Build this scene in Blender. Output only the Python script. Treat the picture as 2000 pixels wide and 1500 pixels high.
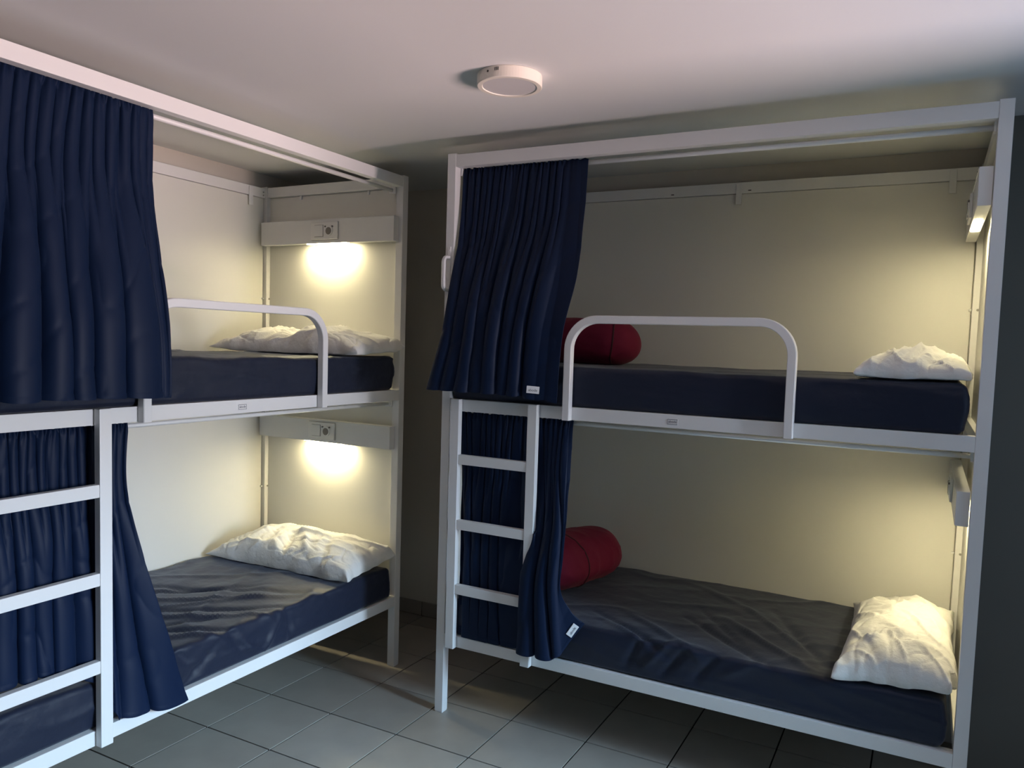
import bpy, bmesh, math, random
from mathutils import Vector, Matrix, noise

for o in list(bpy.data.objects):
    bpy.data.objects.remove(o)
COL = bpy.context.scene.collection
SC = bpy.context.scene
PI = math.pi

# ------------------------------------------------------------------ camera
F_PX, CX, CY = 1512.77, 1027.05, 774.06
YAW, PITCH, ROLL = math.radians(27.376), math.radians(3.914), math.radians(1.832)
fw = Vector((-math.sin(YAW)*math.cos(PITCH), math.cos(YAW)*math.cos(PITCH), -math.sin(PITCH)))
r0 = Vector((math.cos(YAW), math.sin(YAW), 0)); u0 = r0.cross(fw)
r1 = math.cos(ROLL)*r0 + math.sin(ROLL)*u0
u1 = -math.sin(ROLL)*r0 + math.cos(ROLL)*u0
camd = bpy.data.cameras.new('camera'); cam = bpy.data.objects.new('camera', camd); COL.objects.link(cam)
camd.sensor_width = 36; camd.lens = F_PX/2000*36
camd.shift_x = (1000-CX)/2000; camd.shift_y = (CY-750)/2000
camd.clip_start = .02; camd.clip_end = 60
m = Matrix.Identity(4)
for i in range(3):
    m[i][0] = r1[i]; m[i][1] = u1[i]; m[i][2] = -fw[i]
m[2][3] = 1.609
cam.matrix_world = m
SC.camera = cam

# ------------------------------------------------------------------ world, daylight, exposure
SC.view_settings.view_transform = 'Standard'
SC.view_settings.look = 'None'
SC.view_settings.gamma = 1
SC.view_settings.use_curve_mapping = False
SC.view_settings.exposure = 0.38
W = bpy.data.worlds.new('sky'); SC.world = W; W.use_nodes = True
W.node_tree.nodes['Background'].inputs[0].default_value = (.50, .70, 1.0, 1)
W.node_tree.nodes['Background'].inputs[1].default_value = 1.05

def area(name, loc, rot, sx, sy, color, power, spread=PI):
    d = bpy.data.lights.new(name, 'AREA'); d.shape = 'RECTANGLE'; d.size = sx; d.size_y = sy
    d.color = color; d.energy = power; d.spread = spread
    o = bpy.data.objects.new(name, d); COL.objects.link(o); o.location = loc; o.rotation_euler = rot
    return o
# daylight outside the window in the right wall, all facing -X: sunlit ground, hazy horizon, blue sky
XO = 6.0
area('sunlit_ground_light', (7.5, 1.75, -1.2), (0, math.radians(118), 0), 2.2, 1.7, (1.0, .70, .66), 880)
area('horizon_light', (XO, 1.75, 1.6), (0, PI/2, 0), 1.6, 1.2, (.90, .90, 1.0), 250)
area('blue_sky_light', (XO, 1.75, 3.9), (0, math.radians(72), 0), 2.8, 1.4, (.46, .74, 1.0), 1250)
area('ceiling_blue_fill', (3.6, 2.0, -.9), (PI, 0, 0), 1.6, .7, (.45, .70, 1.0), 150)  # added blue fill from below outside, cools the ceiling near the window
# portal in the window opening guides the world light into the room
WY0, WY1, WZ0, WZ1, WX = 1.0, 2.35, .80, 1.88, 1.5
po = area('window_portal', (WX+.06, (WY0+WY1)/2, (WZ0+WZ1)/2), (0, PI/2, 0), WZ1-WZ0, WY1-WY0, (1, 1, 1), 1)
po.data.cycles.is_portal = True

# ------------------------------------------------------------------ materials
def mat(name, color, rough=.5, spec=.5, metal=0, **kw):
    M = bpy.data.materials.new(name); M.use_nodes = True
    nt = M.node_tree; b = nt.nodes['Principled BSDF']
    b.inputs['Base Color'].default_value = (*color, 1)
    b.inputs['Roughness'].default_value = rough
    b.inputs['Specular IOR Level'].default_value = spec
    b.inputs['Metallic'].default_value = metal
    if 'sheen' in kw:
        b.inputs['Sheen Weight'].default_value = kw['sheen']
        b.inputs['Sheen Roughness'].default_value = kw.get('sheen_r', .4)
        b.inputs['Sheen Tint'].default_value = (*kw.get('sheen_t', (1, 1, 1)), 1)
    if 'emit' in kw:
        b.inputs['Emission Color'].default_value = (*kw['emit'], 1)
        b.inputs['Emission Strength'].default_value = kw['estr']
    if 'bump' in kw or 'var' in kw:
        tc = nt.nodes.new('ShaderNodeTexCoord')
        src = tc.outputs['Object']
        if 'stretch' in kw:
            mp = nt.nodes.new('ShaderNodeMapping'); nt.links.new(src, mp.inputs[0])
            mp.inputs['Scale'].default_value = kw['stretch']; src = mp.outputs[0]
        if 'bump' in kw:
            n = nt.nodes.new('ShaderNodeTexNoise'); n.inputs['Scale'].default_value = kw['bump'][0]
            n.inputs['Detail'].default_value = 5
            nt.links.new(src, n.inputs['Vector'])
            bp = nt.nodes.new('ShaderNodeBump'); bp.inputs['Strength'].default_value = kw['bump'][1]
            bp.inputs['Distance'].default_value = kw['bump'][2]
            nt.links.new(n.outputs['Fac'], bp.inputs['Height']); nt.links.new(bp.outputs[0], b.inputs['Normal'])
        if 'var' in kw:
            n2 = nt.nodes.new('ShaderNodeTexNoise'); n2.inputs['Scale'].default_value = kw['var'][0]
            n2.inputs['Detail'].default_value = 6
            nt.links.new(src, n2.inputs['Vector'])
            mx = nt.nodes.new('ShaderNodeMix'); mx.data_type = 'RGBA'
            a = kw['var'][1]
            mx.inputs[6].default_value = (*[c*(1-a) for c in color], 1)
            mx.inputs[7].default_value = (*[min(1, c*(1+a)) for c in color], 1)
            nt.links.new(n2.outputs['Fac'], mx.inputs[0]); nt.links.new(mx.outputs[2], b.inputs['Base Color'])
    return M

M_metal = mat('white_powder_coat', (.80, .80, .80), .38, .5, bump=(900, .12, .0004))
M_panel = mat('offwhite_laminate', (.76, .75, .71), .42, .4, bump=(500, .05, .0004))
M_box = mat('white_lamp_box', (.78, .78, .77), .35)
M_plastic = mat('white_plastic', (.82, .82, .80), .3)
M_dark = mat('dark_hole', (.03, .03, .03), .6)
M_steel = mat('steel_screw', (.35, .34, .32), .35, metal=.9)
M_led = mat('led_panel', (1, 1, 1), .4, emit=(1.0, .86, .50), estr=125)
M_curtain = mat('navy_satin', (.0045, .0130, .041), .54, .17, sheen=.06, sheen_r=.35, sheen_t=(.45, .62, 1), bump=(1400, .08, .0004))
M_matt = mat('navy_cover', (.0075, .0125, .032), .52, .35, sheen=.16, sheen_r=.5, sheen_t=(.8, .85, 1), bump=(16, .35, .012), stretch=(1, .8, 1))
M_pillow = mat('white_cotton', (.80, .79, .76), .85, .2, bump=(26, .45, .012))
M_red = mat('burgundy_fleece', (.17, .008, .034), .8, .25, bump=(14, .35, .012), sheen=.15, sheen_t=(1, .5, .5))
M_redseam = mat('burgundy_piping', (.05, .004, .010), .7)
M_label = mat('white_label', (.80, .82, .85), .7)
M_ink = mat('label_ink', (.05, .06, .09), .6)
M_inkgrey = mat('nameplate_ink', (.13, .13, .17), .5)
M_ceil = mat('ceiling_paint', (.71, .725, .73), .9, .2, bump=(60, .08, .002))
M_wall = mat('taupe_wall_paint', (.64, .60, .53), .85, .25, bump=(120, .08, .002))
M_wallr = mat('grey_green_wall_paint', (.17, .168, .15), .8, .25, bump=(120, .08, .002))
M_grout = mat('dark_grout', (.010, .010, .010), .95, .1)
M_lampw = mat('ceiling_lamp_housing', (.80, .76, .68), .4)
M_lampd = mat('ceiling_lamp_diffuser', (.62, .61, .62), .35)

def tile_mat(name, color, rough):
    M = mat(name, color, rough, .5, bump=(45, .10, .002), var=(7, .16))
    nt = M.node_tree; b = nt.nodes['Principled BSDF']
    oi = nt.nodes.new('ShaderNodeObjectInfo')
    hs = nt.nodes.new('ShaderNodeHueSaturation')
    mr = nt.nodes.new('ShaderNodeMapRange'); mr.inputs[3].default_value = .90; mr.inputs[4].default_value = 1.10
    nt.links.new(oi.outputs['Random'], mr.inputs[0]); nt.links.new(mr.outputs[0], hs.inputs['Value'])
    src = b.inputs['Base Color'].links[0].from_socket
    nt.links.new(src, hs.inputs['Color']); nt.links.new(hs.outputs[0], b.inputs['Base Color'])
    # fine speckle
    n = nt.nodes.new('ShaderNodeTexNoise'); n.inputs['Scale'].default_value = 2.3; n.inputs['Detail'].default_value = 8
    tc = nt.nodes.new('ShaderNodeTexCoord'); nt.links.new(tc.outputs['Object'], n.inputs['Vector'])
    m2 = nt.nodes.new('ShaderNodeMapRange'); m2.inputs[3].default_value = rough-.10; m2.inputs[4].default_value = rough+.12
    nt.links.new(n.outputs['Fac'], m2.inputs[0]); nt.links.new(m2.outputs[0], b.inputs['Roughness'])
    return M
M_tile = tile_mat('grey_stoneware_tile', (.35, .32, .28), .40)
M_btile = tile_mat('brown_skirting_tile', (.30, .27, .24), .5)

# ------------------------------------------------------------------ helpers
def link(name, me, material=None, parent=None, smooth=False):
    if isinstance(me, bmesh.types.BMesh):
        bm = me; me = bpy.data.meshes.new(name); bm.normal_update(); bm.to_mesh(me); bm.free()
    if material: 
        if len(me.materials) == 0: me.materials.append(material)
    if smooth:
        me.polygons.foreach_set('use_smooth', [True]*len(me.polygons))
    o = bpy.data.objects.new(name, me); COL.objects.link(o)
    if parent: o.parent = parent
    return o
def tag(o, label=None, cat=None, group=None, kind=None):
    if label: o['label'] = label
    if cat: o['category'] = cat
    if group: o['group'] = group
    if kind: o['kind'] = kind
    return o
def empty(name, loc, rz=0):
    o = bpy.data.objects.new(name, None); COL.objects.link(o); o.location = loc; o.rotation_euler = (0, 0, rz)
    o.empty_display_size = .1
    return o
def copy_tree(o, parent=None):
    c = o.copy(); COL.objects.link(c); c.parent = parent
    for ch in [x for x in bpy.data.objects if x.parent == o]:
        copy_tree(ch, c)
    return c
def box(x0, x1, y0, y1, z0, z1, bev=.0, bm=None, seg=2):
    own = bmesh.new()
    bmesh.ops.create_cube(own, size=1)
    for v in own.verts:
        v.co = Vector((x0+(v.co.x+.5)*(x1-x0), y0+(v.co.y+.5)*(y1-y0), z0+(v.co.z+.5)*(z1-z0)))
    if bev > 0:
        bmesh.ops.bevel(own, geom=list(own.edges), offset=bev, segments=seg, affect='EDGES', profile=.6)
    if bm is None: return own
    tmp = bpy.data.meshes.new('t'); own.to_mesh(tmp); own.free(); bm.from_mesh(tmp); bpy.data.meshes.remove(tmp)
    return bm
def cyl(p0, p1, r, seg=20, bm=None, r2=None):
    p0 = Vector(p0); p1 = Vector(p1); d = p1-p0
    b = bm or bmesh.new()
    q = d.to_track_quat('Z', 'Y').to_matrix().to_4x4()
    bmesh.ops.create_cone(b, cap_ends=True, segments=seg, radius1=r, radius2=r if r2 is None else r2, depth=d.length,
                          matrix=Matrix.Translation((p0+p1)/2) @ q)
    return b
def sweep(path, w, h, axis, bev=.003, closed=False):
    """rectangular tube of width w (in plane) and depth h (along axis) along a planar path"""
    bm = bmesh.new(); axis = Vector(axis); rings = []
    n = len(path); P = [Vector(p) for p in path]
    prof = []
    b = bev
    for sx, sy in ((1, 1), (-1, 1), (-1, -1), (1, -1)):
        if (sx, sy) in ((1, 1), (-1, -1)):
            prof += [(sx*w/2, sy*(h/2-b)), (sx*(w/2-b), sy*h/2)]
        else:
            prof += [(sx*(w/2-b), sy*h/2), (sx*w/2, sy*(h/2-b))]
    for i in range(n):
        if closed: t = (P[(i+1) % n]-P[i-1]).normalized()
        elif i == 0: t = (P[1]-P[0]).normalized()
        elif i == n-1: t = (P[-1]-P[-2]).normalized()
        else: t = (P[i+1]-P[i-1]).normalized()
        s = t.cross(axis).normalized()
        rings.append([bm.verts.new(P[i]+s*a+axis*c) for a, c in prof])
    k = len(prof)
    for i in range(n if closed else n-1):
        A = rings[i]; B = rings[(i+1) % n]
        for j in range(k):
            bm.faces.new((A[j], A[(j+1) % k], B[(j+1) % k], B[j]))
    if not closed:
        bm.faces.new(rings[0][::-1]); bm.faces.new(rings[-1])
    bmesh.ops.recalc_face_normals(bm, faces=bm.faces)
    return bm
def text_mesh(body, size, extrude=.0003):
    c = bpy.data.curves.new('t', 'FONT'); c.body = body; c.size = size; c.extrude = extrude
    c.align_x = 'CENTER'; c.align_y = 'CENTER'; c.resolution_u = 3
    o = bpy.data.objects.new('t', c); COL.objects.link(o)
    dg = bpy.context.evaluated_depsgraph_get()
    me = bpy.data.meshes.new_from_object(o.evaluated_get(dg))
    bpy.data.objects.remove(o); return me

# ------------------------------------------------------------------ room
XL, XR, YB, YF, HC = -3.19, WX, 3.69, -1.25, 2.458
JX, JY = .20, 3.24
TP, TX, TY = .34627, -1.8395, 2.4937
fl = tag(link('floor', box(XL-.1, XR+.12, YF-.1, YB+.1, -.10, -.0042), M_grout), kind='structure')
g = .0032
def tile_mesh(sx, sy):
    bm = box(-sx/2, sx/2, -sy/2, sy/2, -.007, 0, .0006, seg=1)
    me = bpy.data.meshes.new('tile'); bm.to_mesh(me); bm.free(); me.materials.append(M_tile); return me
full = tile_mesh(TP-2*g, TP-2*g)
cache = {}
i0 = math.floor((XL-TX)/TP); i1 = math.floor((XR-TX)/TP)
j0 = math.floor((YF-TY)/TP); j1 = math.floor((YB-TY)/TP)
rnd = random.Random(4)
for i in range(i0, i1+1):
    for j in range(j0, j1+1):
        xa = max(TX+i*TP+g, XL+.001); xb = min(TX+(i+1)*TP-g, XR-.001)
        ya = max(TY+j*TP+g, YF+.001); yb = min(TY+(j+1)*TP-g, YB-.001)
        if xb-xa < .01 or yb-ya < .01: continue
        key = (round(xb-xa, 4), round(yb-ya, 4))
        if key not in cache:
            cache[key] = full if key == (round(TP-2*g, 4), round(TP-2*g, 4)) else tile_mesh(xb-xa, yb-ya)
        t = bpy.data.objects.new('tile', cache[key]); COL.objects.link(t); t.parent = fl
        t.location = ((xa+xb)/2, (ya+yb)/2, rnd.uniform(-.0003, .0003))
tag(link('ceiling', box(XL-.1, XR+.12, YF-.1, YB+.1, HC, HC+.12), M_ceil), kind='structure')
b = box(XL-.1, XR+.12, YB, YB+.12, 0, HC); box(XL, JX, YB-.006, YB, 0, 2.003, bm=b)
tag(link('wall_back', b, M_wall), kind='structure')
tag(link('wall_left', box(XL-.12, XL, YF, YB, 0, HC), M_wall), kind='structure')
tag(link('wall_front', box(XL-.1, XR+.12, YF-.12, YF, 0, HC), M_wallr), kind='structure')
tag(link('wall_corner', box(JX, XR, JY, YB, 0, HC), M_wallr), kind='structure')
b = box(XR, XR+.12, YF, WY0, 0, HC); box(XR, XR+.12, WY1, YB, 0, HC, bm=b)
box(XR, XR+.12, WY0, WY1, 0, WZ0, bm=b); box(XR, XR+.12, WY0, WY1, WZ1, HC, bm=b)
tag(link('wall_right', b, M_wall), kind='structure')
b = sweep([(XR+.05, WY0, WZ0), (XR+.05, WY1, WZ0), (XR+.05, WY1, WZ1), (XR+.05, WY0, WZ1)], .05, .05, (1, 0, 0), closed=True)
tag(link('window_1', b, M_plastic), kind='structure')
# skirting tiles: a run of separate tiles on a grout bed
def skirting(name, x0, x1, y0, y1, joint, along='x', side=-1):
    d = .011; h = .083
    if along == 'x': bed = box(x0, x1, y0-.008 if side < 0 else y0, y0 if side < 0 else y0+.008, 0, h-.002)
    else: bed = box(x0, x0+.008, y0, y1, 0, h-.002)
    root = tag(link(name, bed, M_grout), kind='structure')
    a, e = (x0, x1) if along == 'x' else (y0, y1)
    k = math.floor((a-joint)/TP)
    while joint+k*TP < e:
        s = max(a, joint+k*TP+.002); f = min(e, joint+(k+1)*TP-.002); k += 1
        if f-s < .01: continue
        if along == 'x': bm = box(s, f, y0-d, y0-.002, .002, h, .0015, seg=1)
        else: bm = box(x0+.002, x0+d, s, f, .002, h, .0015, seg=1)
        link('tile', bm, M_btile, root)
skirting('baseboard_back', XL+.012, JX, YB-.006, 0, -2.5437)
skirting('baseboard_left', XL, 0, YF, YB-.02, -1.2, along='y')
skirting('baseboard_corner', JX, XR, JY, 0, .2428)

# ------------------------------------------------------------------ bunk bed
L, D, H, p = 2.0, .916, 2.381, .040
OR = Vector((-1.8186, 2.7409, 0)); OL = Vector((-2.2451, 1.0528, 0))
def build_bed():
    root = empty('bunk_bed', (0, 0, 0))
    def P(name, bm, m=M_metal, parent=root, smooth=False): return link(name, bm, m, parent, smooth)
    for (u, v) in ((0, 0), (L-p, 0), (0, D-p), (L-p, D-p)):
        bm = box(u, u+p, v, v+p, .004, H, .0022); box(u+.002, u+p-.002, v+.002, v+p-.002, 0, .004, bm=bm)
        P('post', bm)
    # rails: name, w0, w1 for front, back, and the two ends
    for nm, w0, w1 in (('top_rail', 2.326, 2.376), ('bunk_rail', 1.317, 1.367), ('base_rail', .306, .355)):
        P(nm, box(p, L-p, .001, p, w0, w1, .002))
        if nm == 'top_rail': P(nm, box(p, L-p, D-.026, D-.004, w0-.003, w1-.003, .002))
        else: P(nm, box(p, L-p, D-p, D-.004, w0, w1, .002))
        P('end_'+nm, box(L-p+.004, L-.002, p, D-p, w0, w1, .002))
        P('end_'+nm, box(.002, p-.004, p, D-p, w0, w1, .002))
    P('back_panel', box(p+.004, L-p-.004, D-.018, D-.006, .36, 2.321, .0008), M_panel)
    P('end_panel', box(L-.016, L-.006, p, D-p, .36, 2.324, .0008), M_panel)
    P('end_panel', box(.006, .016, p, D-p, .36, 2.324, .0008), M_panel)
    for w in (1.3668, .3548):
        P('bed_base', box(p, 1.926, p, D-p, w-.018, w, .001), M_panel)
    # panel fixings: brackets, cross connectors, bolts
    for u in (1.003, 1.862, .14):
        bm = box(u-.013, u+.013, D-.031, D-.026, 2.272, 2.368, .0012)
        for w in (2.305, 2.288): cyl((u, D-.0325, w), (u, D-.030, w), .0035, 10, bm)
        P('bracket', bm)
    for u in (.69, 1.05):
        P('slot', box(u-.007, u+.007, D-.0268, D-.0255, 2.333, 2.337), M_dark)
    for v in (.222, .658):
        bm = box(L-.024, L-.016, v-.006, v+.006, 2.306, 2.330, .002); P('clip', bm)
    for w in (1.80, .80):
        P('bolt', cyl((L-p-.002, D-p+.02, w), (L-p+.001, D-p+.02, w), .005, 12), M_steel)
        P('bolt', cyl((L-p+.02, D-p-.002, w), (L-p+.02, D-p+.001, w), .005, 12), M_steel)
        P('panel_clip', box(L-p-.012, L-p-.001, D-.026, D-.018, w-.004, w+.004, .001), M_metal)
    for w in (2.352, 2.336):
        P('bolt', cyl((L-p-.012, D-.028, w), (L-p-.012, D-.025, w), .004, 12), M_steel)
    # curtain rods with end sockets
    for w, r in ((2.3125, .0092), (1.2985, .0080)):
        rod = P('curtain_rod', cyl((p-.03, .062, w), (L-p+.03, .062, w), r, 20), smooth=True)
        for u in (p, L-p-.008):
            link('rod_socket', box(u, u+.008, .040, .078, w-.016, w+.016, .002), M_metal, rod)
    # guard rail: bent square tube bolted outside the bunk rail
    path = [(.5885, -.0165, 1.317)]
    R_ = .115; uL, uR, wt = .5885, 1.4115, 1.7065
    path += [(uL, -.0165, w) for w in (1.40, 1.5, wt-R_)]
    for k in range(1, 13):
        a = PI/2*k/12; path.append((uL+R_-R_*math.cos(a), -.0165, wt-R_+R_*math.sin(a)))
    path += [(u, -.0165, wt) for u in (.85, 1.0, 1.15)]
    for k in range(0, 13):
        a = PI/2*k/12; path.append((uR-R_+R_*math.sin(a), -.0165, wt-R_+R_*math.cos(a)))
    path += [(uR, -.0165, w) for w in (1.5, 1.4, 1.317)]
    P('guard_rail', sweep(path, .030, .031, (0, 1, 0), .0025))
    # ladder
    for u in (.065, .425):
        bm = box(u, u+.040, -.031, -.004, .308, 1.369, .002)
        P('ladder_stile', bm)
    for w in (1.118, .843, .567):
        P('ladder_rung', box(.105, .425, -.029, -.004, w-.020, w+.020, .002))
    # grab handle on the foot post
    bm = box(.013, .027, -.004, 0, 1.80, 2.0, .001)
    cyl((.020, -.0055, 1.985), (.020, -.0035, 1.985), .0035, 10, bm)
    hd = P('grab_handle', bm)
    hp = [(.020, -.004, 1.955)]
    for k in range(0, 9):
        a = PI/2*k/8; hp.append((.020, -.020-.022*math.sin(a), 1.955-.022*(1-math.cos(a))))
    hp += [(.020, -.042, w) for w in (1.92, 1.89, 1.85)]
    for k in range(0, 9):
        a = PI/2*k/8; hp.append((.020, -.020-.022*math.cos(a), 1.842-.022*math.sin(a)))
    hp.append((.020, -.004, 1.820))
    link('grip', sweep(hp, .012, .018, (1, 0, 0), .004), M_metal, hd)
    # nameplate
    npl = P('nameplate', box(.984, 1.024, -.0006, .001, 1.330, 1.351, .0003, seg=1), M_metal)
    fr = sweep([(.986, -.0009, 1.332), (1.022, -.0009, 1.332), (1.022, -.0009, 1.349), (.986, -.0009, 1.349)], .0016, .0006, (0, 1, 0), .0001, closed=True)
    link('border', fr, M_inkgrey, npl)
    tm = text_mesh('abode', .0125); tm.transform(Matrix.Translation((1.004, -.0009, 1.341)) @ Matrix.Rotation(PI/2, 4, 'X'))
    tm.materials.append(M_inkgrey); link('lettering', tm, None, npl)
    # reading light boxes at the head end
    for w0, w1 in ((2.072, 2.190), (1.080, 1.190)):
        lb = P('reading_light_box', box(L-.080, L-.042, .021, .874, w0, w1, .0015), M_box)
        zc = w0+.059
        link('socket_plate', box(L-.089, L-.080, .357, .527, zc-.042, zc+.042, .002), M_plastic, lb)
        link('switch_rocker', box(L-.093, L-.089, .446, .500, zc-.028, zc+.028, .0015), M_plastic, lb)
        link('switch_gap', box(L-.0894, L-.0888, .4445, .5015, zc-.0295, zc+.0295), mat_recess, lb)
        link('plate_gap', box(L-.0805, L-.0799, .3555, .5285, zc-.0435, zc+.0435), mat_recess, lb)
        sk = cyl((L-.0885, .408, zc), (L-.094, .408, zc), .025, 28)
        sp = link('power_socket', sk, M_plastic, lb)
        bm = cyl((L-.0938, .408, zc-.002), (L-.0946, .408, zc-.002), .018, 24)
        for dv in (-.022, .022): cyl((L-.0890, .408+dv, zc+.020), (L-.0950, .408+dv, zc+.020), .004, 10, bm)
        M = link('socket_recess', bm, mat_recess, lb)
        link('led_panel', box(L-.074, L-.048, .315, .565, w0-.002, w0+.001), M_led, lb)
        link('cover_lip', box(L-.0815, L-.080, .021, .874, w1-.006, w1-.003), M_box, lb)
    return root
mat_recess = mat('socket_recess', (.20, .19, .17), .5)
bedR = build_bed()
bedL = copy_tree(bedR)
bedR.location = OR
bedL.location = OL; bedL.rotation_euler = (0, 0, PI/2)
tag(bedR, 'white metal bunk bed on the right, in front of the back wall', 'bunk bed')
tag(bedL, 'white metal bunk bed on the left, along the left wall', 'bunk bed')
def M_bed(which):
    return Matrix.Translation(OR) if which == 'R' else Matrix.Translation(OL) @ Matrix.Rotation(PI/2, 4, 'Z')

# ------------------------------------------------------------------ soft goods
def fbm(x, y, z=0, o=4):
    return noise.fractal(Vector((x, y, z)), 1.0, 2.0, o)
def ridge(x, y, z=0):
    return 1-abs(noise.noise(Vector((x, y, z))))*2

def crease_disp(x, y, creases):
    d = 0
    for (x0, y0, x1, y1, w, a) in creases:
        dx, dy = x1-x0, y1-y0; ll = dx*dx+dy*dy
        t = max(0, min(1, ((x-x0)*dx+(y-y0)*dy)/ll))
        q = (x-x0-t*dx)**2+(y-y0-t*dy)**2
        if q < w*w*9: d += a*math.exp(-q/(w*w))*(math.sin(PI*(.12+.76*t)))
    return d

def mattress(which, w0, w1, seed, wr, creases, label):
    lx0, lx1, ly0, ly1 = .046, 1.925, .014, .878
    nx, ny, nz = 150, 70, 14
    r = .017
    bm = bmesh.new()
    cx, cy, cz = (lx0+lx1)/2, (ly0+ly1)/2, (w0+w1)/2
    hx, hy, hz = (lx1-lx0)/2, (ly1-ly0)/2, (w1-w0)/2
    def shape(P):
        # rounded box projection
        q = Vector((max(-hx+r, min(hx-r, P.x)), max(-hy+r, min(hy-r, P.y)), max(-hz+r, min(hz-r, P.z))))
        d = P-q
        if d.length > 1e-9: d = d.normalized()*r
        n = d.normalized() if d.length > 0 else Vector((0, 0, 1))
        R = q+d
        X, Y = R.x+cx, R.y+cy
        top = max(0, n.z)
        side = max(0, -n.y)+max(0, n.x)*.8
        ax = X*.8+seed
        s1 = ridge(X*1.6+.6*fbm(X*2, Y*3, seed), Y*5.0-X*1.8, seed)
        s2 = fbm(X*5, Y*9, seed+3)
        disp = top*wr*(.0065*(s1**3)+.0030*s2)
        disp += side*(.0040*fbm(X*3.2, R.z*14, seed+5)+.005*wr*ridge(X*2.0+R.z*5, R.z*11+.5*noise.noise(Vector((X*3,R.z*5,seed))), seed+7)**4)
        edge = max(0, 1-abs(R.z-hz+r)/.03)*max(0, -n.y)
        disp += .003*edge*fbm(X*9, 0, seed)
        Yc = Y if n.z > .6 else ly0-(hz-R.z)
        if n.z > -.3 and (top > .05 or n.y < -.1): disp += max(top, -n.y)*crease_disp(X, Yc, creases)
        # belly of the side
        disp += max(0, -n.y)*(.004*(1-(R.z/hz)**2)) + max(0, n.x)*(.012*(1-(R.z/hz)**2))
        # the underside stays flat, as it lies on the base
        if n.z < -.3: disp = 0
        R = R+n*disp
        return Vector((R.x+cx, R.y+cy, max(R.z+cz, w0)))
    vd = {}
    def V(a, bb, c):
        k = (round(a, 5), round(bb, 5), round(c, 5))
        if k not in vd: vd[k] = bm.verts.new(shape(Vector((a, bb, c))))
        return vd[k]
    def lin(h, n, rr=r):
        # denser near the rounded ends
        o = [-h, -h+rr*.35, -h+rr*.7]
        m_ = [-h+rr+(2*h-2*rr)*k/n for k in range(n+1)]
        return o+m_+[h-rr*.7, h-rr*.35, h]
    X = lin(hx, nx); Y = lin(hy, ny); Z = lin(hz, nz)
    def grid(A, B, f):
        for i in range(len(A)-1):
            for j in range(len(B)-1):
                q = [f(A[i], B[j]), f(A[i+1], B[j]), f(A[i+1], B[j+1]), f(A[i], B[j+1])]
                try: bm.faces.new(q)
                except ValueError: pass
    grid(X, Y, lambda a, c: V(a, c, hz)); grid(X, Y, lambda a, c: V(a, c, -hz))
    grid(X, Z, lambda a, c: V(a, -hy, c)); grid(X, Z, lambda a, c: V(a, hy, c))
    grid(Y, Z, lambda a, c: V(-hx, a, c)); grid(Y, Z, lambda a, c: V(hx, a, c))
    bmesh.ops.recalc_face_normals(bm, faces=bm.faces)
    o = link('mattress', bm, M_matt, smooth=True)
    o.matrix_world = M_bed(which)
    tag(o, label, 'mattress', 'navy covered mattresses on the bunks')
    return o

cr_L = [(1.50, -.02, 1.05, .80, .018, -.012), (1.42, .02, .95, .62, .014, .013), (1.30, -.05, .85, .55, .016, -.013),
        (1.18, -.03, .78, .50, .014, .015), (1.02, -.08, .70, .42, .016, -.014), (.95, -.04, .62, .30, .014, .014),
        (1.62, .30, 1.15, .86, .018, .008), (1.3, .4, .8, .85, .02, -.010), (.82, -.10, .55, .22, .014, -.013),
        (1.25, .0, 1.28, -.15, .012, -.012), (1.22, .0, 1.12, -.14, .012, .010), (1.0, -.03, 1.1, -.12, .012, .010),
        (.9, -.02, .75, -.13, .014, -.010), (1.35, .15, .75, .62, .010, .009), (1.1, .1, .6, .42, .010, -.009), (1.45, .25, .95, .75, .010, -.008)]
cr_R = [(1.56, .12, 1.30, .62, .020, -.013), (1.52, .05, 1.12, .42, .016, .014), (1.40, .0, 1.0, .34, .015, -.013),
        (1.15, -.02, .78, .26, .014, .012), (1.05, -.05, .66, .20, .013, -.012), (1.3, .5, .9, .8, .02, .006),
        (.95, -.02, .74, .12, .012, .010), (1.10, .02, 1.00, -.11, .012, -.014), (1.04, .04, .93, -.09, .012, .014),
        (1.22, .03, 1.12, -.10, .014, -.012), (.93, .05, .86, -.10, .012, -.013), (1.35, .02, 1.22, -.06, .014, .010),
        (1.50, .20, 1.18, .60, .010, .010), (1.30, .10, 1.02, .48, .010, -.009)]
mattress('R', 1.3674, 1.523, 1.3, .8, [], 'navy covered mattress on the upper bunk of the right bed')
mattress('R', .3556, .508, 7.7, .9, cr_R, 'navy covered mattress on the lower bunk of the right bed')
mattress('L', 1.3674, 1.523, 12.1, 1.0, [], 'navy covered mattress on the upper bunk of the left bed')
mattress('L', .3556, .505, 20.4, 1.2, cr_L, 'navy covered mattress on the lower bunk of the left bed, creased all over')

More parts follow.
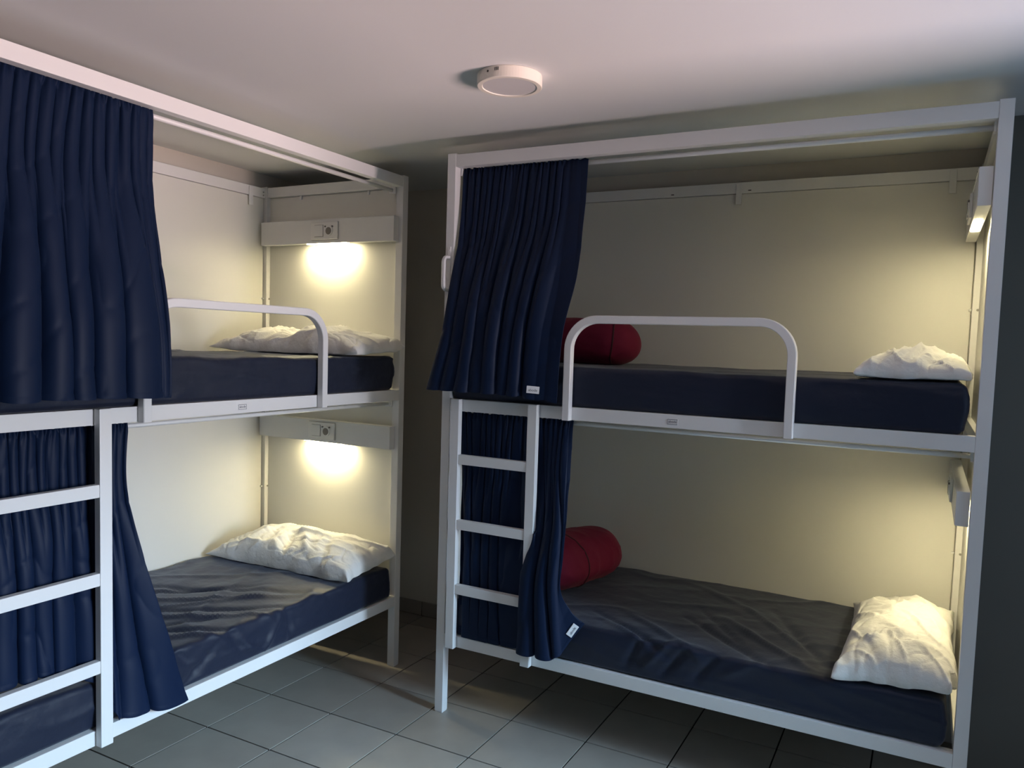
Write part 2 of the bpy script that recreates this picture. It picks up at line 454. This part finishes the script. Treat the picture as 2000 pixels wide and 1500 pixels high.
def pillow(which, name_label, cu, cv, w0, lu, lv, T, seed, tilt, yaw, creases, sag=0.0, roll=0.0):
    """lies flat: u = short side, v = long side"""
    N, Mn = 150, 84
    bm = bmesh.new(); top = []; bot = []
    def pt(a, b_, side):
        # a along v (long) -1..1, b_ along u (short) -1..1
        pin_a = 1-.055*(1-b_*b_)+.02*abs(b_)**6
        pin_b = 1-.10*(1-a*a)+.03*abs(a)**6
        y = a*lv/2*pin_a; x = b_*lu/2*pin_b
        ea = max(0, 1-abs(a)**3.4); eb = max(0, 1-abs(b_)**2.6)
        h = (ea**(.36 if a < 0 else .36+.34*min(1, a*1.6)))*(eb**.38)
        T_ = T*(1+.14*noise.noise(Vector((a*1.6, b_*1.3, seed))))
        z = T_*h
        border = 1-min(1, h*1.4)
        # radial puckers at the seams and soft folds across
        ang = math.atan2(b_*.9, a)
        puck = ridge(a*5.2+seed, b_*2.0+.8*noise.noise(Vector((a*3, b_*3, seed))), seed)
        n1 = noise.noise(Vector((a*3.2+b_*1.4, b_*2.2, seed+2)))
        fold = ridge(a*2.3+b_*1.5+.5*n1, b_*1.1-a*.6, seed+9)**5
        env = min(1, h*3)
        z += env*(.010*fold+.007*n1+.010*max(0, puck)**2*border-.006*ridge(a*4.1-b_*2.0+n1, b_*1.8+a, seed+13)**8)
        if side > 0: z += env*crease_disp(a, b_, creases)
        if side < 0: z = -.10*z
        y += .010*noise.noise(Vector((a*4, b_*4, seed+20)))*border
        x += .012*noise.noise(Vector((a*5, b_*4, seed+30)))*border
        z += .012*border*noise.noise(Vector((a*3.3, b_*3.3, seed+40)))+.012*border*(abs(a)*abs(b_))**3
        return Vector((x, y, z))
    for i in range(N+1):
        a = -1+2*i/N; a = math.sin(a*PI/2)*.55+a*.45
        rt, rb = [], []
        for j in range(Mn+1):
            b_ = -1+2*j/Mn; b_ = math.sin(b_*PI/2)*.55+b_*.45
            vt = bm.verts.new(pt(a, b_, 1)); rt.append(vt)
            if i in (0, N) or j in (0, Mn): rb.append(vt)
            else: rb.append(bm.verts.new(pt(a, b_, -1)))
        top.append(rt); bot.append(rb)
    for i in range(N):
        for j in range(Mn):
            bm.faces.new((top[i][j], top[i+1][j], top[i+1][j+1], top[i][j+1]))
            q = (bot[i][j], bot[i][j+1], bot[i+1][j+1], bot[i+1][j])
            if len(set(q)) == 4:
                try: bm.faces.new(q)
                except ValueError: pass
    bmesh.ops.recalc_face_normals(bm, faces=bm.faces)
    R = Matrix.Rotation(yaw, 4, 'Z') @ Matrix.Rotation(-tilt, 4, 'Y') @ Matrix.Rotation(roll, 4, 'X')
    for v in bm.verts: v.co = R @ v.co
    mn = sorted(v.co.z for v in bm.verts)[int(len(bm.verts)*.02)]
    for v in bm.verts:
        z = v.co.z-mn
        # the underside settles on the mattress unless it leans on the end panel
        if z < .03: z = .003+max(0, z)*.9
        v.co = Vector((v.co.x+cu, v.co.y+cv, z+w0))
        if v.co.x > 1.972: v.co.x = 1.972+(v.co.x-1.972)*.1
        # keep out of the posts and the back panel
        if v.co.y > .888: v.co.y = .888+(v.co.y-.888)*.1
        if v.co.x > 1.935 and v.co.y < .06: v.co.x = 1.935+(v.co.x-1.935)*.25
        if v.co.x > 1.945 and v.co.y > .865: v.co.x = 1.945+(v.co.x-1.945)*.2
    o = link('pillow', bm, M_pillow, smooth=True)
    o.matrix_world = M_bed(which)
    tag(o, name_label, 'pillow', 'white pillows at the head ends')
    return o
pillow('L', 'long white pillow with deep folds, on the lower bunk of the left bed', 1.765, .425, .508, .37, .86, .125, 3.1, .10, .03,
       [(-.05, -.9, .10, .1, .07, -.030), (.1, .1, -.35, .15, .06, .022), (-.35, -.75, -.1, .0, .05, .02), (.25, -.8, .35, .1, .06, -.016),
        (.55, -.9, .42, .2, .05, .014), (-.62, -.9, -.45, .1, .06, -.012), (-.05, -.35, -.42, -.30, .05, -.018)])
pillow('L', 'long white pillow sagging in the middle, on the upper bunk of the left bed', 1.765, .40, 1.527, .37, .88, .105, 8.8, .06, .02,
       [(-.02, -1, .02, 1, .12, -.030), (.3, -.9, .15, .4, .06, -.014), (-.35, -.95, -.5, .3, .06, .016), (.55, -.9, .45, .2, .05, .014), (-.15, -.9, -.2, .2, .05, .014)])
pillow('R', 'plump white pillow on the upper bunk of the right bed', 1.785, .425, 1.527, .345, .84, .094, 15.4, .0, -.03,
       [(-.95, -.5, -.3, .6, .06, .016), (-.95, .2, -.4, .8, .06, -.014), (-.8, -.8, -.2, -.1, .06, -.012), (-.9, -.1, -.2, .3, .05, .012)])
pillow('R', 'broad white pillow on the lower bunk of the right bed', 1.785, .42, .511, .38, .86, .125, 23.9, .08, .0,
       [(-.55, -.9, -.62, .9, .07, -.016), (-.75, -.8, -.5, .1, .06, .016), (-.7, .2, -.6, .9, .06, .012), (.7, -.9, .5, .1, .06, -.014), (.2, -.9, -.1, .6, .05, -.006)])

def red_roll(which, label, cu, cv, w0, length, rad, yaw, seed, squash, capf=1.1, capp=2.1, seam_at=.95):
    """rolled blanket bag: axis along local x, domed end"""
    bm = bmesh.new(); N, K = 80, 64; rings = []
    def prof(s):
        x = -length/2+length*s
        e = max(0, 1-((x+length/2-0)/1e9))
        cap = rad*capf
        d1 = length/2-x; d0 = x+length/2
        r = 1.0
        if d1 < cap: r *= max(0, 1-((cap-d1)/cap)**capp)**.5
        if d0 < cap: r *= max(0, 1-((cap-d0)/cap)**capp)**.5
        return x, r*rad
    for i in range(N+1):
        s = .5-.5*math.cos(PI*i/N); x, r = prof(s); ring = []
        for k in range(K):
            a = 2*PI*k/K
            c, sn = math.cos(a), math.sin(a)
            rr = r*(1+.05*noise.noise(Vector((x*7, c*1.3, sn*1.3+seed)))+.035*ridge(x*9+c, sn*2.5, seed+4)**4*r/rad)
            y = rr*c; z = rr*sn*squash
            if z < 0: z *= .80
            ring.append(bm.verts.new((x, y, z)))
        rings.append(ring)
    for i in range(N):
        for k in range(K):
            bm.faces.new((rings[i][k], rings[i][(k+1) % K], rings[i+1][(k+1) % K], rings[i+1][k]))
    bmesh.ops.remove_doubles(bm, verts=bm.verts, dist=.0004)
    bmesh.ops.recalc_face_normals(bm, faces=bm.faces)
    base = rad*squash*.80*.90
    R = Matrix.Translation((cu, cv, w0+base)) @ Matrix.Rotation(yaw, 4, 'Z')
    # seam ring
    sx = length/2-rad*seam_at
    sb = bmesh.new(); prev = None; first = None
    pth = []
    for k in range(48):
        a = 2*PI*k/48; c, sn = math.cos(a), math.sin(a)
        xx = sx+.012*math.sin(2*a+seed)
        rr = prof((xx+length/2)/length)[1]
        rr = rr*(1+.05*noise.noise(Vector((xx*7, c*1.3, sn*1.3+seed)))+.035*ridge(xx*9+c, sn*2.5, seed+4)**4)
        z = rr*sn*squash
        if z < 0: z *= .80
        pth.append((xx, rr*c, z))
    sb = sweep(pth, .007, .007, (1, 0, 0), .002, closed=True)
    for b_ in (bm, sb):
        for v in b_.verts:
            v.co = R @ v.co
            if v.co.z < w0+.002: v.co.z = w0+.002-(w0+.002-v.co.z)*.02
    o = link('blanket_roll', bm, M_red, smooth=True)
    s = link('seam', sb, M_redseam, o, smooth=True)
    o.matrix_world = M_bed(which)
    tag(o, label, 'blanket', 'burgundy rolled blankets at the foot ends')
red_roll('R', 'burgundy rolled blanket on the upper bunk, beside the curtain', .40, .56, 1.525, .54, .135, .05, 2.0, .90, 1.15, 2.2, .75)
red_roll('R', 'larger burgundy rolled blanket on the lower bunk, beside the curtain', .395, .54, .508, .60, .145, -(PI/2+.25), 5.0, .95, 1.25, 2.0, 1.55)

# ------------------------------------------------------------------ curtains
def cr1(P, t):
    n = len(P)-1; x = t*n; i = min(int(x), n-1); f = x-i
    g_ = lambda k: P[max(0, min(n, k))]
    a, b_, c, d = g_(i-1), g_(i), g_(i+1), g_(i+2)
    return [.5*((2*b_[k])+(-a[k]+c[k])*f+(2*a[k]-5*b_[k]+4*c[k]-d[k])*f*f+(-a[k]+3*b_[k]-3*c[k]+d[k])*f**3) for k in range(3)]
def curtain(which, label, cols, nf, seed, amp_top, amp_bot, flat=(1.1, 1.0), vmax=None, ns=420, nt=130, hem_wave=.006, patch=None, twist=0.0, gather=34, lean=.36):
    """cols: list of (s, [(u, v, w) at equal steps of t])"""
    S = [c[0] for c in cols]
    def base(s, t):
        k = 0
        while k < len(S)-2 and s > S[k+1]: k += 1
        f = (s-S[k])/(S[k+1]-S[k]); f = max(0, min(1, f)); fs = f
        A = cr1(cols[k][1], t); B = cr1(cols[k+1][1], t)
        return Vector([A[i]*(1-fs)+B[i]*fs for i in range(3)])
    rnd = random.Random(seed)
    # irregular fold phases
    jit = [rnd.uniform(-.33, .33) for _ in range(nf*2+6)]
    wid = [rnd.uniform(.55, 1.25) for _ in range(nf*2+6)]
    start = [rnd.uniform(0, .55) for _ in range(nf*2+6)]
    def amp_env(s, t):
        e = 1.0
        if s > flat[0]: e = max(flat[1], 1-(s-flat[0])/.05)
        return e
    def lobes(ph, p=1.0):
        # broad lobes towards the room, narrow valleys behind
        return .62-1.25*abs(math.cos(PI*ph))**p
    def P(s, t):
        b0 = base(s, t)
        warp = .95*noise.noise(Vector((s*nf*.33, t*.55, seed)))+.35*noise.noise(Vector((s*nf*.9, t*1.1, seed+3)))
        ph = s*nf+warp+twist*(t-.2)
        k = int(math.floor(ph+.5)) % len(jit)
        f = ph+.5-math.floor(ph+.5)
        e2 = math.sin(PI*f)**.5
        dep = wid[k]*e2+.75*(1-e2)
        g_ = max(0, min(1, (t-.10-.35*start[k]*e2)/.45)); g_ = g_*g_*(3-2*g_)
        ph2 = s*nf*2.1+1.1*warp+.4*noise.noise(Vector((s*nf*1.7, t, seed+5)))
        A = amp_top*(1-t)+amp_bot*t
        ramp = max(0, min(1, t/.05))
        v = ramp*(g_*A*dep*lobes(ph)+(1-g_)*amp_top*.8*lobes(ph2))
        u = ramp*(g_*A*lean*math.sin(2*PI*ph)*dep+(1-g_)*amp_top*.25*math.sin(2*PI*ph2))
        # fine gathers just under the rod
        gz = math.exp(-t/.05)
        gph = s*gather+1.2*noise.noise(Vector((s*9, 0, seed+1)))
        v += (.0055*gz*ramp+.0035*(1-ramp))*math.sin(2*PI*gph)
        # soft drag creases
        v += (.006*noise.noise(Vector((s*5+t*2.5, t*4.0, seed+8)))+.004*max(0, ridge(s*5+t*4, t*3.2-s*2, seed+11))**5)*min(1, t*3)
        e = amp_env(s, t); v *= e; u *= e
        if e < 1: v += (1-e)*(.010*noise.noise(Vector((s*7, t*3.1, seed+15)))+.004*ridge(s*4+t*3, t*4, seed+16)**4)
        w = b0.z
        w += .006*math.exp(-t/.03)*noise.noise(Vector((s*gather*1.1, 0, seed+2)))
        w += hem_wave*max(0, (t-.85)/.15)*(.8*lobes(ph)+.7*noise.noise(Vector((s*11, 3, seed))))
        V_ = Vector((b0.x+u, b0.y+v, w))
        if vmax:
            V_.y = vmax(V_)
        return V_
    bm = bmesh.new(); G = []
    for j in range(nt+1):
        t = j/nt; t = t**1.15
        G.append([bm.verts.new(P(i/ns, t)) for i in range(ns+1)])
    for j in range(nt):
        for i in range(ns):
            bm.faces.new((G[j][i], G[j+1][i], G[j+1][i+1], G[j][i+1]))
    o = link('curtain', bm, M_curtain, smooth=True)
    md = o.modifiers.new('s', 'SOLIDIFY'); md.thickness = .0016; md.offset = 0
    # hem: a doubled band along the bottom edge
    hb = bmesh.new(); G2 = []
    for j in range(5):
        row = []
        for i in range(ns+1):
            tt = 1-.030*(1-j/4)*1.0
            q = P(i/ns, tt)
            dn = P(min(1, (i+1)/ns), tt)-P(max(0, (i-1)/ns), tt)
            n_ = Vector((dn.y, -dn.x, 0)); n_ = n_.normalized() if n_.length > 0 else Vector((0, -1, 0))
            if n_.y > 0 and abs(n_.y) > .2: n_ = -n_
            row.append(hb.verts.new(q+n_*(.0016 if 0 < j < 4 else .0009)))
        G2.append(row)
    for j in range(4):
        for i in range(ns):
            hb.faces.new((G2[j][i], G2[j+1][i], G2[j+1][i+1], G2[j][i+1]))
    link('hem', hb, M_curtain, o, smooth=True)
    if patch:
        s_, t_, wd, ht, rot = patch
        c0 = P(s_, t_); du = (P(min(1, s_+.012), t_)-P(s_-.012, t_)).normalized(); dw = (P(s_, t_-.012)-P(s_, min(1, t_+.012)))
        n_ = du.cross(dw).normalized()
        if n_.y > 0: n_ = -n_
        dw = (n_.cross(du)).normalized()
        if dw.z < 0: dw = -dw
        X_ = du*math.cos(rot)+dw*math.sin(rot); Y_ = -du*math.sin(rot)+dw*math.cos(rot)
        Z_ = X_.cross(Y_)
        if Z_.dot(n_) < 0: Z_ = -Z_
        mm = Matrix((( X_.x, Y_.x, Z_.x, c0.x), (X_.y, Y_.y, Z_.y, c0.y), (X_.z, Y_.z, Z_.z, c0.z), (0, 0, 0, 1)))
        off = Matrix.Translation((0, 0, .0055))
        lb = box(-wd/2, wd/2, -ht/2, ht/2, -.004, .0006, .0012, seg=2)
        lb.transform(mm @ off)
        lo = link('label_patch', lb, M_label, o)
        lo['label'] = 'white sewn label'
        tm = text_mesh('abode', ht*.52); tm.transform(mm @ off @ Matrix.Translation((0, -ht*.06, .0009)))
        tm.materials.append(M_ink); link('lettering', tm, None, lo)
    o.matrix_world = M_bed(which)
    tag(o, label, 'curtain', 'navy curtains on the bunk rods')
    return o

def vm_upper(V_):   # stay outside the rails and the guard rail, in front of the rod once below it
    if V_.z < 1.745 and V_.x > .56: return min(V_.y, -.0335)
    if V_.z < 1.38: return min(V_.y, -.0335 if .06 < V_.x < .47 else -.003)
    if V_.z < 1.55: return min(V_.y, .010-.013*(1.55-V_.z)/.17)
    if V_.x < .045 and V_.z < 2.2: return min(V_.y, -.003)
    return V_.y
curtain('L', 'long navy curtain hanging outside the upper bunk of the left bed',
        [(0, [(.050, .048, 2.330), (.03, .03, 2.10), (.02, -.03, 1.87), (.01, -.07, 1.64), (.0, -.085, 1.412)]),
         (.5, [(.40, .048, 2.330), (.37, .025, 2.10), (.35, -.035, 1.87), (.345, -.075, 1.64), (.345, -.09, 1.408)]),
         (.80, [(.565, .048, 2.330), (.565, .03, 2.10), (.575, -.025, 1.87), (.585, -.065, 1.64), (.59, -.08, 1.402)]),
         (1, [(.668, .048, 2.332), (.655, .035, 2.10), (.645, -.02, 1.87), (.648, -.055, 1.64), (.650, -.063, 1.398)])],
        7, 11, .016, .056, flat=(.86, .30), vmax=vm_upper, twist=.3)
curtain('R', 'navy curtain hanging outside the upper bunk of the right bed, flared over the post',
        [(0, [(.052, .048, 2.326), (.055, .03, 2.09), (.055, -.015, 1.87), (.045, -.05, 1.64), (-.008, -.072, 1.408)]),
         (.45, [(.30, .048, 2.326), (.285, .03, 2.09), (.265, -.02, 1.87), (.245, -.055, 1.64), (.235, -.068, 1.406)]),
         (.78, [(.47, .048, 2.326), (.46, .025, 2.09), (.43, -.02, 1.87), (.40, -.05, 1.64), (.385, -.058, 1.403)]),
         (1, [(.612, .048, 2.326), (.612, .025, 2.09), (.606, -.01, 1.87), (.574, -.045, 1.64), (.562, -.052, 1.384)])],
        8, 23, .015, .044, flat=(.84, .15), vmax=vm_upper, twist=-.4, patch=(.875, .945, .050, .028, 0.0))
def vm_low(V_, xf):
    x, z, y = V_.x, V_.z, V_.y
    if x < xf:                       # behind the ladder, in front of the mattress
        y = max(y, -.0028)
        if z < .515: y = min(y, .012)
        return y
    k = min(1, (x-xf)/.012)
    if z < .53: lim = -.0335 if (xf < .46 and x < .48) else -.0035
    elif z < .9: lim = -.0335 if (xf < .46 and x < .475) else .03
    else: lim = 9
    return y*(1-k)+min(y, lim)*k
def vm_lowL(V_): return vm_low(V_, .474)
def vm_lowR(V_): return vm_low(V_, .474 if V_.z > .92 else max(.424, .474-.05*(.92-V_.z)/.22))
curtain('L', 'navy curtain hanging behind the ladder of the left bed',
        [(0, [(.050, .048, 1.312), (.050, .045, 1.15), (.05, .03, .97), (.05, .024, .80), (.05, .020, .60)]),
         (.55, [(.34, .048, 1.312), (.33, .045, 1.15), (.33, .03, .97), (.33, .026, .78), (.335, .022, .575)]),
         (.70, [(.43, .048, 1.312), (.425, .045, 1.13), (.42, .03, .93), (.43, .022, .72), (.445, .018, .50)]),
         (.78, [(.475, .048, 1.312), (.475, .04, 1.10), (.475, .02, .86), (.475, .0, .61), (.478, -.030, .375)]),
         (1, [(.572, .048, 1.312), (.556, .03, 1.10), (.592, -.012, .84), (.655, -.032, .58), (.735, -.036, .335)])],
        9, 37, .014, .026, twist=.25, gather=40, hem_wave=.007, vmax=vm_lowL)
curtain('R', 'navy curtain hanging behind the ladder of the right bed, corner folded back',
        [(0, [(.060, .048, 1.312), (.075, .045, 1.12), (.085, .03, .90), (.095, .015, .64), (.10, .004, .360)]),
         (.50, [(.34, .048, 1.312), (.33, .045, 1.12), (.32, .03, .90), (.32, .015, .64), (.33, .004, .360)]),
         (.66, [(.45, .048, 1.312), (.46, .04, 1.12), (.47, .01, .90), (.425, -.045, .66), (.42, -.055, .372)]),
         (.90, [(.55, .048, 1.312), (.545, .01, 1.12), (.56, -.03, .90), (.555, -.050, .66), (.590, -.060, .378)]),
         (.96, [(.575, .048, 1.312), (.585, .0, 1.10), (.598, -.034, .90), (.588, -.054, .66), (.612, -.044, .405)]),
         (1, [(.590, .048, 1.312), (.594, .03, 1.20), (.600, .01, 1.10), (.605, -.015, 1.0), (.608, -.03, .90), (.606, -.042, .78), (.604, -.046, .66), (.640, -.022, .575), (.692, -.006, .528)])],
        8, 52, .014, .026, twist=-.2, gather=36, hem_wave=.005, vmax=vm_lowR, flat=(.93, .2), patch=(.984, .955, .052, .026, .05))

# ------------------------------------------------------------------ ceiling lamp
LX, LY, LR = -1.2402, 2.2131, .104
root = empty('ceiling_lamp', (LX, LY, HC))
tag(root, 'round white flat lamp mounted on the ceiling, switched off', 'ceiling lamp')
bm = bmesh.new()
pr = [(0, -.0005), (LR-.001, -.0005), (LR, -.003), (LR, -.034), (LR-.002, -.036), (LR-.016, -.036), (LR-.018, -.033)]
seg = 72; rings = []
for r_, z_ in pr[1:]:
    rings.append([bm.verts.new((r_*math.cos(2*PI*k/seg), r_*math.sin(2*PI*k/seg), z_)) for k in range(seg)])
for a_, c_ in zip(rings[:-1], rings[1:]):
    for k in range(seg): bm.faces.new((a_[k], a_[(k+1) % seg], c_[(k+1) % seg], c_[k]))
bm.faces.new(rings[0][::-1])
bmesh.ops.recalc_face_normals(bm, faces=bm.faces)
link('housing', bm, M_lampw, root)
link('diffuser', cyl((0, 0, -.031), (0, 0, -.0335), LR-.0175, 72), M_lampd, root)
def on_rim(ang, z, w, h, name):
    bm = box(LR-.002, LR+.0006, -w/2, w/2, z-h/2, z+h/2); bm.transform(Matrix.Rotation(ang, 4, 'Z'))
    link(name, bm, M_dark, root)
a0 = math.atan2(-LY, -LX)   # towards the room
for k, da in enumerate((-.36, -.41, -.46)): on_rim(a0+da, -.011, .0022, .010, 'vent_slot')
bm = cyl((LR-.002, 0, -.014), (LR+.0006, 0, -.014), .0036, 14); bm.transform(Matrix.Rotation(a0-.72, 4, 'Z'))
link('screw', bm, M_dark, root)
